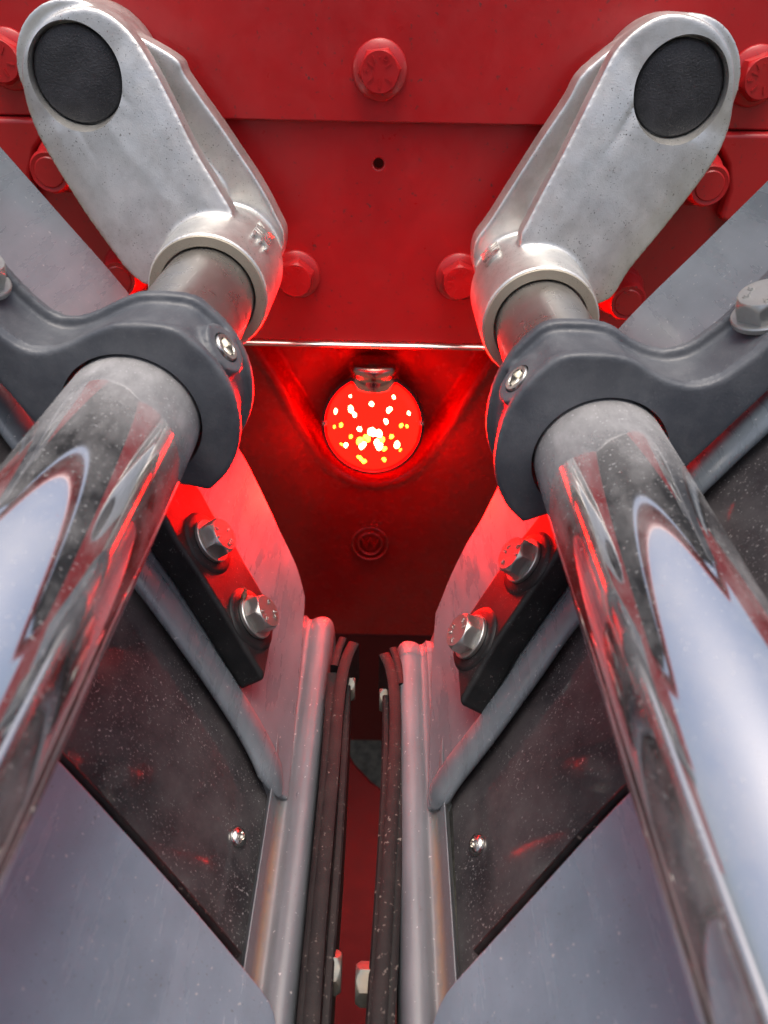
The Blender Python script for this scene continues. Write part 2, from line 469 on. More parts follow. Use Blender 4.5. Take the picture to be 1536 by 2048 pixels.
# the body goes on above the picture: dark panel with a red rim (seen mirrored in the tubes)
pnl = [Vector((-0.45, 0, 0.036)), Vector((0.45, 0, 0.036)), Vector((0.45, 0, 0.17)), Vector((0.38, 0, 0.215)), Vector((-0.38, 0, 0.215)), Vector((-0.45, 0, 0.17))]
plate("dark_panel", pnl, 0.62, 0.02, M_BLACK, bev=0.004)
bm = bmesh.new()
rim = smooth_path([Vector((-0.46, 0.61, 0.0)), Vector((-0.46, 0.61, 0.17)), Vector((-0.38, 0.61, 0.222)), Vector((0, 0.61, 0.232)), Vector((0.38, 0.61, 0.222)), Vector((0.46, 0.61, 0.17)), Vector((0.46, 0.61, 0.0))], 8)
add_sweep(bm, rim, ellipse(0.014, 0.014, 14), Vector((0, -1, 0)))
part("panel_rim", smooth(mesh_from(bm, "panel_rim"), 60), M_RED, body)
# silver edge strip under the lower plate
a, b = hitY(440, 683, YL - 0.001), hitY(1060, 696, YL - 0.001)
bm = bmesh.new(); add_sweep(bm, [a, b], ellipse(0.004, 0.0021, 14), Vector((0, 0, 1)))
part("edge_strip", smooth(mesh_from(bm, "edge_strip"), 60), M_SHINY, body)

# side gusset plates with a lip, below the seam at both sides
for pts in ([(-260, 232), (120, 238), (96, 262), (70, 300), (60, 350), (70, 420), (-20, 460), (-260, 460)],
            [(1800, 268), (1425, 266), (1436, 290), (1455, 330), (1458, 380), (1440, 440), (1530, 480), (1800, 480)]):
    plate("gusset_plate", [hitY(x, y, YL - 0.012) for x, y in pts], YL - 0.012, 0.011, M_RED, bev=0.003)

# flange bolts
for px, py, y, sp in ((760, 140, YU, 0.0), (20, 118, YU, 0.4), (1508, 152, YU, 0.25), (594, 548, YL, 0.2), (917, 553, YL, 0.5)):
    p = hitY(px, py, y)
    bolt(body, FB, M_RED, Matrix.Translation(p) @ Matrix(((1, 0, 0), (0, 0, -1), (0, 1, 0))).to_4x4() @ Matrix.Rotation(sp, 4, 'Z'), "flange_bolt")
# capped studs beside the arms
for px, py in ((98, 345), (1420, 372), (236, 560), (1256, 606)):
    p = hitY(px, py, YL - 0.04)
    bm = bmesh.new()
    add_lathe(bm, [(0.016, 0.04), (0.016, 0.024), (0.0145, 0.022), (0.0145, 0.019), (0.0140, 0.016), (0.0120, 0.012), (0.0120, 0.003), (0.0105, 0.0), (0.0085, 0.0004), (0.0078, -0.0004), (0, -0.0004)], 40, place((0, 1, 0), p))
    part("capped_stud", smooth(mesh_from(bm, "capped_stud"), 40), M_RED, body)

# recessed rear panel with a V shaped lamp pocket (height field)
VPTS = [(470, 620), (555, 740), (648, 898), (700, 948), (748, 960), (800, 948), (852, 898), (955, 740), (1030, 620)]
VW = [hitY(x, y, YR) for x, y in VPTS]
def seg_d(p, a, b):
    ab = b - a; t = max(0, min(1, (p - a).dot(ab) / ab.dot(ab))); return (p - a - ab * t).length
poly = [Vector((v.x, v.z)) for v in smooth_path(VW, 4)]
def pocket(p):
    inside = False; n = len(poly)
    for i in range(n):
        a, b = poly[i], poly[(i + 1) % n]
        if (a.y > p.y) != (b.y > p.y) and p.x < (b.x - a.x) * (p.y - a.y) / (b.y - a.y) + a.x: inside = not inside
    d = min(seg_d(p, a, b) for a, b in zip(poly, poly[1:]))
    return -d if inside else d
bm = bmesh.new()
x0, x1, z1, z0 = hitY(330, 700, YR).x, hitY(1200, 700, YR).x, -0.150, hitY(740, 1300, YR).z
nx, nz = 130, 170; G = []
for j in range(nz + 1):
    row = []
    for i in range(nx + 1):
        p = Vector((x0 + (x1 - x0) * i / nx, z0 + (z1 - z0) * j / nz))
        d = pocket(p)
        s = max(0, min(1, (0.003 - d) / 0.006)); s = s * s * (3 - 2 * s)
        bead = 0.0024 * math.exp(-((d - 0.007) / 0.004) ** 2)
        slope = max(0.0, (-0.33 - p.y)) * 0.10
        row.append(bm.verts.new((p.x, YR + 0.020 * s - bead + slope, p.y)))
    G.append(row)
for j in range(nz):
    for i in range(nx): bm.faces.new((G[j][i], G[j][i + 1], G[j + 1][i + 1], G[j + 1][i]))
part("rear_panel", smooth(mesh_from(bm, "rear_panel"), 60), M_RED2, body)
# side and floor sheets that close the bay behind the leaves
zb = z0
for sx, xx in ((-1, x0), (1, x1)):
    bm = bmesh.new(); add_prism(bm, [Vector((xx, YR, -0.15)), Vector((xx + sx * 0.5, YR, -0.15)), Vector((xx + sx * 0.5, YR + 0.03, zb)), Vector((xx, YR + 0.03, zb))], Vector((0, 0.004, 0)))
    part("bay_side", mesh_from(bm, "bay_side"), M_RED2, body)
bm = bmesh.new()
add_prism(bm, [Vector((-0.6, YR + 0.025, zb)), Vector((0.6, YR + 0.025, zb)), Vector((0.6, YR + 0.025, -0.745)), Vector((-0.6, YR + 0.025, -0.745))], Vector((0, 0.02, 0)))
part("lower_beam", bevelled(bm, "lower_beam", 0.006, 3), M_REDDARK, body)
# closed body shell behind the panels, keeps the ground below in shade
bm = bmesh.new()
add_prism(bm, [Vector((-0.75, 0.66, -0.74)), Vector((0.75, 0.66, -0.74)), Vector((0.75, 0.66, 0.17)), Vector((-0.75, 0.66, 0.17))], Vector((0, 1.8, 0)))
part("body_shell", bevelled(bm, "body_shell", 0.01, 3), M_RED, body)
# curved red guard seen low down through the gap
gp = [hitZ(x, y, -0.62) for x, y in ((560, 1440), (680, 1470), (710, 1525), (745, 1562), (800, 1600), (900, 1640), (900, 2300), (500, 2300))]
bm = bmesh.new(); add_prism(bm, [Vector((p.x, p.y, -0.62)) for p in gp], Vector((0, 0, -0.02)))
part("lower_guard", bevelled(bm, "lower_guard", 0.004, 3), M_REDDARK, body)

# emblem: crown of dots over a ring with a W
ec = hitY(740, 1092, YR + 0.005); sc = 0.575 / F
EM = Matrix.Translation((ec.x, YR - 0.0010 + max(0.0, (-0.33 - ec.z)) * 0.10, ec.z)) @ Matrix(((1, 0, 0), (0, 0, -1), (0, 1, 0))).to_4x4()
bm = bmesh.new()
for R in (0.0165, 0.0110):
    n = 56; path = [EM @ Vector((R * math.cos(2 * math.pi * i / n), R * 1.15 * math.sin(2 * math.pi * i / n), 0)) for i in range(n + 1)]
    add_sweep(bm, path, ellipse(0.0012, 0.0016, 8), Vector((0, -1, 0)), caps=False)
add_mesh(bm, text_mesh("W", 0.017, 0.0018), EM)
for dx, dz in ((-0.0085, 0.0255), (-0.003, 0.0268), (0.003, 0.0268), (0.0085, 0.0255), (-0.0055, 0.0215), (0, 0.0225), (0.0055, 0.0215)):
    add_lathe(bm, [(0.0024, 0), (0.0020, 0.002), (0, 0.0028)], 12, EM @ Matrix.Translation((dx, dz, -0.0003)))
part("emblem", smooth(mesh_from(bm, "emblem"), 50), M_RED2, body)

# ------------------------------------------------------------------ lamp
LC = hitY(746, 850, YR - 0.026)
LN = Vector((0, -math.cos(math.radians(16)), math.sin(math.radians(16))))
LX = Vector((1, 0, 0)); LY = LN.cross(LX).normalized()
if LY.z < 0: LY = -LY
LM = Matrix.Translation(LC) @ Matrix((LX, LY, LN)).transposed().to_4x4()
lamp = thing("tail_lamp", LC, "lit round red LED lamp in the V shaped pocket of the red body", "lamp")
LR = 0.0370
bm = bmesh.new()
add_lathe(bm, [(0.030, -0.044), (0.036, -0.042), (0.0392, -0.020), (0.0392, -0.014)], 72, LM, cap=False)
part("housing", smooth(mesh_from(bm, "housing"), 40), M_RIM, lamp)
bm = bmesh.new()
add_lathe(bm, [(0.0374, -0.0026), (0.0375, 0.0006), (0.0386, 0.0018), (0.0404, 0.0014), (0.0414, -0.002), (0.0408, -0.006)], 72, LM, cap=False)
part("rim", smooth(mesh_from(bm, "rim"), 50), M_RIM, lamp)
bm = bmesh.new()
add_lathe(bm, [(LR + 0.0002, -0.0032), (LR, -0.0005), (LR * 0.98, 0.0010), (LR * 0.8, 0.0024), (LR * 0.5, 0.0034), (0, 0.0038)], 72, LM, cap=False)
glow = bmesh.new(); add_lathe(glow, [(0.0388, -0.0142), (0.0390, -0.0062)], 72, LM, cap=False)
part("side_lens", smooth(mesh_from(glow, "side_lens"), 60), M_SIDE, lamp)
lens = part("lens", smooth(mesh_from(bm, "lens"), 60), M_LENS, lamp)
LP = Plane(LC, LN)
leds = [(733, 780, 10, 0), (759, 780, 10, 0), (702, 794, 5, 0), (787, 796, 5.5, 0), (743, 808, 5, 0), (702, 819, 7, 0), (709, 829, 5, 0), (778, 820, 6, 0), (673, 824, 6, 0), (815, 827, 6, 0), (772, 843, 5, 0), (683, 850, 5, 1), (670, 853, 4, 1), (802, 851, 4.5, 1), (813, 852, 4, 1), (719, 858, 5, 0), (744, 864, 9, 0), (757, 867, 8, 0), (702, 873, 4, 1), (783, 873, 4.5, 1), (693, 889, 6, 0), (684, 888, 4, 1), (725, 890, 8, 0), (720, 882, 8, 1), (734, 876, 7, 1), (757, 889, 10, 0), (763, 880, 7, 1), (769, 897, 5, 1), (793, 888, 8, 0), (800, 899, 4, 1), (720, 914, 7, 1), (729, 920, 7, 1), (767, 917, 6, 1)]
led_me = {}
for k in (0, 1):
    for v_ in range(4):
        bm = bmesh.new(); add_lathe(bm, [(1, 0), (0.8, 0.15), (0, 0.25)], 14, cap=False)
        ph, am = random.uniform(0, 6.28), random.uniform(0.1, 0.32)
        for vv in bm.verts:
            a = math.atan2(vv.co.y, vv.co.x); f_ = 1 + am * math.sin(2 * a + ph) + 0.5 * am * math.sin(3 * a + 2 * ph)
            vv.co.x *= f_; vv.co.y *= f_
        led_me[k, v_] = smooth(mesh_from(bm, "led"), 60)
for px, py, r, k in leds:
    q = LP.hit(px, py, 0.0038); rr = (q - LP.p); rad = (rr - LN * rr.dot(LN)).length / LR
    hgt = 0.0040 * (1 - rad ** 2 * 0.8) + 0.0001
    q = LP.hit(px, py, hgt)
    s = r * 0.56 / F
    part("led", led_me[k, random.randrange(4)], (M_LED, M_LED2)[k], lens, Matrix.Translation(q) @ Matrix((LX, LY, LN)).transposed().to_4x4() @ Matrix.Diagonal((s * 0.9, s * 1.15, 0.0015, 1)))
bm = bmesh.new(); add_lathe(bm, [(0.0024, 0), (0.0024, 0.0012), (0.0017, 0.0022), (0, 0.0025)], 16, cap=False)
scr = smooth(mesh_from(bm, "lamp_screw"), 40)
for px in (650, 842): part("screw", scr, M_SHINY, lamp, Matrix.Translation(LP.hit(px, 846, 0.0014)) @ LM.to_3x3().to_4x4())
# ribbed stub on top of the lamp
q = LP.hit(748, 742, -0.008)
bm = bmesh.new(); prof = []
prof = [(0.0195, -0.010), (0.0200, -0.004), (0.0188, -0.002), (0.0188, 0.000), (0.0198, 0.002), (0.0200, 0.006), (0.0190, 0.008), (0.0172, 0.0095)]
add_lathe(bm, prof, 48, place((0, 0.0, 1), q))
part("ribbed_stub", smooth(mesh_from(bm, "ribbed_stub"), 40), M_NECK, lamp)

# ------------------------------------------------------------------ struts
AX = {-1: (-0.0950, -0.1337), 1: (0.0838, -0.1469)}     # tube axes (x, z)
RT = 0.025
SIDE = {-1: "left", 1: "right"}
FRONT = {-1: [(60, 75), (95, 35), (150, 15), (200, 20), (255, 60), (300, 125), (340, 200), (390, 300), (435, 375), (468, 440), (450, 510), (380, 560), (285, 568), (200, 470), (130, 365), (75, 270), (47, 190), (43, 120)],
         1: [(1310, 36), (1370, 29), (1430, 55), (1466, 115), (1470, 190), (1455, 270), (1415, 345), (1330, 455), (1260, 540), (1218, 600), (1150, 610), (1070, 570), (1040, 488), (1062, 430), (1130, 300), (1195, 170), (1240, 90)]}
REAR = {-1: [(345, 112), (368, 148), (402, 197), (440, 250), (477, 305), (517, 365), (551, 428), (570, 478), (545, 540), (450, 540), (380, 440), (300, 300), (215, 160), (230, 60)],
        1: [(1175, 138), (1138, 197), (1088, 272), (1038, 350), (983, 437), (948, 492), (960, 560), (1060, 570), (1130, 450), (1215, 300), (1300, 160), (1290, 60)]}
CAPC = {-1: (156, 150), 1: (1357, 178)}
YEYE, YSOCK, YMOUTH = 0.443, 0.419, 0.390

for s in (-1, 1):
    ax, az = AX[s]
    strut = thing("support_strut", (ax, YU, az), "chrome support strut with cast end fitting on the %s of the red lamp" % SIDE[s], "strut", "pair of chrome struts")
    # chrome tube
    bm = bmesh.new(); add_lathe(bm, [(RT, -0.25), (RT, 0.262)], 96, place((0, 1, 0), (ax, 0, az)))
    part("tube", smooth(mesh_from(bm, "tube"), 40), M_CHROME, strut)
    bm = bmesh.new(); add_lathe(bm, [(RT - 0.0006, 0.262), (RT - 0.0006, 0.40)], 96, place((0, 1, 0), (ax, 0, az)))
    part("rod_neck", smooth(mesh_from(bm, "rod_neck"), 40), M_STEEL, strut)
    # end fitting
    ce = hitY(*CAPC[s], YEYE + 0.006)
    sock = Vector((ax, 0, az)); eye2 = Vector((ce.x, 0, ce.z)); ux = (eye2 - sock); L = ux.length; ux.normalize()
    def yface(p):
        t = max(0, min(1, (Vector((p.x, 0, p.z)) - sock).dot(ux) / L))
        return YSOCK + (YEYE - YSOCK) * t
    front = []
    for p in smooth_path([Vector((x, y, 0)) for x, y in FRONT[s]], 4, True):
        q = hitY(p.x, p.y, 0.43)
        for _ in range(3): q = hitY(p.x, p.y, yface(q) + 0.003)
        front.append(q)
    bm = bmesh.new()
    cen = sum(front, Vector()) / len(front)
    # slightly crowned front plate
    def toax(q, k, dy):
        t = max(0.12, min(0.88, (Vector((q.x, 0, q.z)) - sock).dot(ux) / L)); a = sock + ux * (t * L)
        return Vector((q.x + (a.x - q.x) * k, q.y - dy, q.z + (a.z - q.z) * k))
    lv = [[q + Vector((0, 0.013, 0)) for q in front], front, [toax(q, 0.30, 0.0016) for q in front], [toax(q, 0.55, 0.0022) for q in front]]
    lv = [[bm.verts.new(q) for q in r] for r in lv]; nf = len(front); fs = []
    for A_, B_ in zip(lv, lv[1:]):
        for i in range(nf): fs.append(bm.faces.new((A_[i], A_[(i + 1) % nf], B_[(i + 1) % nf], B_[i])))
    fs.append(bm.faces.new(lv[0][::-1])); fs.append(bm.faces.new(lv[-1]))
    bmesh.ops.recalc_face_normals(bm, faces=fs)
    # web
    web = [q + (cen - q).normalized() * 0.012 + Vector((0, 0.01, 0)) for q in front]
    add_prism(bm, web, None, [Vector((q.x, YU - 0.020, q.z)) for q in web])
    # rear flange
    rear = [hitY(p.x, p.y, YU - 0.034) for p in smooth_path([Vector((x, y, 0)) for x, y in REAR[s]], 4, True)]
    add_prism(bm, rear, Vector((0, 0.018, 0)))
    # boss at the eye
    add_lathe(bm, [(0.0333, YEYE + 0.010), (0.0333, YU - 0.001)], 64, place((0, 1, 0), (ce.x, 0, ce.z)))
    # socket
    add_lathe(bm, [(0.0318, YMOUTH), (0.0325, YMOUTH + 0.012), (0.0330, 0.448), (0.030, 0.462), (0.022, 0.472)], 72, place((0, 1, 0), (ax, 0, az)))
    cut = bmesh.new()
    add_lathe(cut, [(0.0330, YEYE - 0.06), (0.0250, YEYE + 0.000), (0.0236, YEYE + 0.0055), (0.0236, YEYE + 0.0125)], 72, place((0, 1, 0), (ce.x, 0, ce.z)))
    cut2 = bmesh.new(); add_lathe(cut2, [(0.0262, YMOUTH - 0.02), (0.0262, YMOUTH + 0.006)], 72, place((0, 1, 0), (ax, 0, az)))
    me = cast(bm, "end_fitting", 0.00095, 12, (cut, cut2))
    fit = part("end_fitting", me, M_CAST, strut)
    # machined mouth ring
    bm = bmesh.new(); add_lathe(bm, [(0.0254, YMOUTH + 0.004), (0.0254, YMOUTH - 0.0006), (0.0258, YMOUTH - 0.0010), (0.0304, YMOUTH - 0.0010), (0.0308, YMOUTH - 0.0006), (0.0309, YMOUTH + 0.004)], 80, place((0, 1, 0), (ax, 0, az)), cap=False)
    part("mouth_ring", smooth(mesh_from(bm, "mouth_ring"), 40), M_MACH, fit)
    # black cover cap
    bm = bmesh.new(); add_lathe(bm, [(0.0228, YEYE + 0.0135), (0.0228, YEYE + 0.0070), (0.0223, YEYE + 0.0060), (0.0208, YEYE + 0.0052), (0.012, YEYE + 0.0046), (0, YEYE + 0.0044)], 72, place((0, 1, 0), (ce.x, 0, ce.z)))
    part("cover_cap", smooth(mesh_from(bm, "cover_cap"), 40), M_CAP, fit)
    # raised cast letters on the flank of the socket
    lp = {-1: (523, 470), 1: (985, 507)}[s]
    d = ray(*lp); o2 = Vector((0, 0, 0))
    # intersect view ray with the socket cylinder
    R0 = 0.0330; A = d.x ** 2 + d.z ** 2; B = -2 * (d.x * ax + d.z * az); C = ax * ax + az * az - R0 * R0
    disc = B * B - 4 * A * C
    if disc > 0:
        hp = d * ((-B - math.sqrt(disc)) / (2 * A))
        bm = bmesh.new()
        nrm = Vector((hp.x - ax, 0, hp.z - az)).normalized(); th0 = math.atan2(nrm.z, nrm.x)
        tm = text_mesh("XIIE" if s < 0 else "UIII", 0.0165, 0.0010)
        n0 = 0; bm.from_mesh(tm)
        bmesh.ops.subdivide_edges(bm, edges=bm.edges[:], cuts=1)
        for v in bm.verts:
            u, q, hgt = v.co.x, v.co.y, v.co.z
            th = th0 - (q / R0) * s * -1.0
            r = R0 - 0.0002 + max(0, hgt) * 1.9
            v.co = Vector((ax + r * math.cos(th), hp.y - u * s * -1.0, az + r * math.sin(th)))
        bmesh.ops.recalc_face_normals(bm, faces=bm.faces[:])
        part("cast_lettering", mesh_from(bm, "cast_lettering"), M_CAST, fit)

# ------------------------------------------------------------------ clamp brackets
YC0, YC1 = 0.249, 0.286
ROUT = 0.0405
CLAMP_TOP = {-1: [(300, 640), (240, 648), (180, 666), (130, 690), (80, 703), (40, 695), (0, 668), (-60, 612), (-160, 500), (-260, 390)],
             1: [(1180, 697), (1250, 715), (1310, 748), (1350, 766), (1395, 772), (1440, 760), (1490, 727), (1536, 690), (1640, 590), (1740, 490)]}
CLAMP_BOT = {-1: [(-320, 440), (-160, 600), (0, 770), (70, 850), (150, 930)],
             1: [(1800, 540), (1680, 650), (1536, 785), (1440, 875), (1370, 940)]}
for s in (-1, 1):
    ax, az = AX[s]
    cl = thing("clamp_bracket", (ax, YC0, az), "dark grey clamp bracket gripping the %s chrome tube" % SIDE[s], "clamp", "pair of clamp brackets")
    top = [hitY(x, y, YC0) for x, y in CLAMP_TOP[s]]; bot = [hitY(x, y, YC0) for x, y in CLAMP_BOT[s]]
    a0 = math.atan2(top[0].z - az, (top[0].x - ax)); 
    # ring arc from the top, inward and round to the underside
    a1 = math.radians(-120 if s > 0 else -60)
    arc = []
    start = a0; end = a1
    if s > 0: 
        if end < start: end += 2 * math.pi      # counter-clockwise through the left
    else:
        if end > start: end -= 2 * math.pi
    for i in range(29):
        a = start + (end - start) * i / 28
        r0 = math.hypot(top[0].x - ax, top[0].z - az)
        kk = min(1, i / 16); r = r0 + (ROUT - r0) * kk * kk * (3 - 2 * kk)
        arc.append(Vector((ax + r * math.cos(a), YC0, az + r * math.sin(a))))
    pr = smooth_path(top[:0:-1] + arc[2::3], 5) + smooth_path(bot[::-1], 3)
    bm = bmesh.new()
    def offs(pts, d):
        n = len(pts); out = []
        area = sum(pts[i].x * pts[(i + 1) % n].z - pts[(i + 1) % n].x * pts[i].z for i in range(n))
        sg = 1 if area > 0 else -1
        for i in range(n):
            t = (pts[(i + 1) % n] - pts[i - 1]).normalized()
            out.append(pts[i] + Vector((-t.z, 0, t.x)) * sg * d)
        return out
    add_prism(bm, pr, Vector((0, 0.0055, 0)))
    add_prism(bm, [p + Vector((0, 0.004, 0)) for p in offs(pr, 0.0036)], Vector((0, YC1 - YC0 - 0.008, 0)))
    add_prism(bm, [p + Vector((0, YC1 - YC0 - 0.0055, 0)) for p in pr], Vector((0, 0.0055, 0)))
    # screw boss on the inner shoulder
    spx = {-1: (467, 684), 1: (1004, 732)}[s]
    ym = (YC0 + YC1) / 2 + 0.002
    d = ray(*spx); 
    hp = hitY(*spx, ym); nr = Vector((hp.x - ax, 0, hp.z - az)); nr.normalize()
    nr_s = (nr + Vector((0, -0.10, 0))).normalized()
    c0 = Vector((ax, ym, az)) + nr * 0.030
    add_lathe(bm, [(0.0105, 0.0), (0.0105, 0.0105)], 32, place(nr_s, c0))
    cut = bmesh.new(); add_lathe(cut, [(RT + 0.0014, YC0 - 0.02), (RT + 0.0014, YC1 + 0.02)], 80, place((0, 1, 0), (ax, 0, az)))
    cut2 = bmesh.new(); add_lathe(cut2, [(0.0062, 0.0085), (0.0062, 0.03)], 32, place(nr_s, c0))
    me = cast(bm, "clamp_body", 0.00095, 6, (cut, cut2))
    cb = part("clamp_body", me, M_CLAMP, cl)
    # socket head screw
    SM = place(nr_s, c0 + nr_s * 0.0078)
    bm = bmesh.new(); add_lathe(bm, [(0.0056, 0), (0.0056, 0.0030), (0.0052, 0.0036), (0.0038, 0.0036), (0.0036, 0.0032)], 40, SM, cap=False)
    hexw = [(0.0036 * math.cos(math.radians(60 * i)), 0.0036 * math.sin(math.radians(60 * i))) for i in range(6)]
    tv = [bm.verts.new(SM @ Vector((x, y, 0.0034))) for x, y in hexw]; bv = [bm.verts.new(SM @ Vector((x * 0.97, y * 0.97, 0.0008))) for x, y in hexw]
    for i in range(6): bm.faces.new((tv[i], tv[(i + 1) % 6], bv[(i + 1) % 6], bv[i]))
    bm.faces.new(bv)
    part("socket_screw", smooth(mesh_from(bm, "socket_screw"), 35), M_SHINY, cl)
    # hexagon bolt on the arm
    bp = {-1: (-52, 560), 1: (1534, 628)}[s]
    hb = hitY(*bp, ym + 0.003)
    nrm = Vector((-0.42 * s, -0.08, 0.9)).normalized()
    bolt(cl, HB, M_ZINC, place(nrm, hb - nrm * 0.001, 0.3) @ Matrix.Scale(1.12, 4), "bolt", marks=True)

# ------------------------------------------------------------------ door leaves
X0 = -0.0115
LEAF = {-1: Plane((X0 - 0.039, 0, -0.300), (1.55, 0, 1)), 1: Plane((X0 + 0.039, 0, -0.307), (-1.55, 0, 1))}
FAR = {-1: [(-140, 130), (0, 290), (125, 432), (250, 575), (370, 735), (475, 890), (522, 978), (558, 1055), (581, 1102), (598, 1142), (612, 1195)],
       1: [(1690, 205), (1536, 358), (1395, 497), (1255, 635), (1130, 780), (1012, 945), (990, 982), (961, 1039), (930, 1090), (901, 1149), (885, 1188), (869, 1228)]}
RIDGE = {-1: [(-120, 660), (0, 812), (60, 893), (170, 1015), (285, 1152), (380, 1280), (465, 1405), (520, 1500), (558, 1592)],
         1: [(1660, 690), (1536, 820), (1440, 912), (1290, 1062), (1140, 1228), (1060, 1340), (972, 1462), (900, 1556), (866, 1618)]}
POST_IN = {-1: [(606, 1300), (592, 1450), (578, 1600)], 1: [(862, 1320), (858, 1450), (852, 1620)]}
BRK = {-1: [(334, 1044), (270, 940), (340, 900), (405, 982), (429, 1027), (465, 1075), (493, 1126), (528, 1186), (555, 1240), (545, 1285), (531, 1362), (455, 1236), (401, 1150), (352, 1079)],
       1: [(1150, 1050), (1180, 985), (1110, 970), (1078, 1027), (1041, 1074), (1001, 1130), (940, 1221), (905, 1280), (912, 1331), (917, 1412), (989, 1287), (1055, 1191), (1105, 1120)]}
BOLTS = {-1: [(416, 1086), (503, 1238)], 1: [(1054, 1126), (949, 1278)]}
COVER = {-1: [(-500, 900), (-200, 1200), (0, 1398), (132, 1532), (340, 1760), (470, 1912), (540, 2000), (556, 2060), (560, 2400), (-900, 2400)],
         1: [(2100, 780), (1800, 1070), (1500, 1345), (1228, 1612), (1060, 1795), (960, 1905), (890, 1985), (862, 2050), (850, 2400), (2500, 2400)]}
WIN = {-1: [(540, 1585), (530, 1620), (508, 1760), (484, 1920), (440, 2200), (-500, 2200)], 1: [(900, 1590), (905, 1620), (912, 1780), (918, 1950), (930, 2200), (2000, 2200)]}
SCREW = {-1: (473, 1675), 1: (957, 1690)}

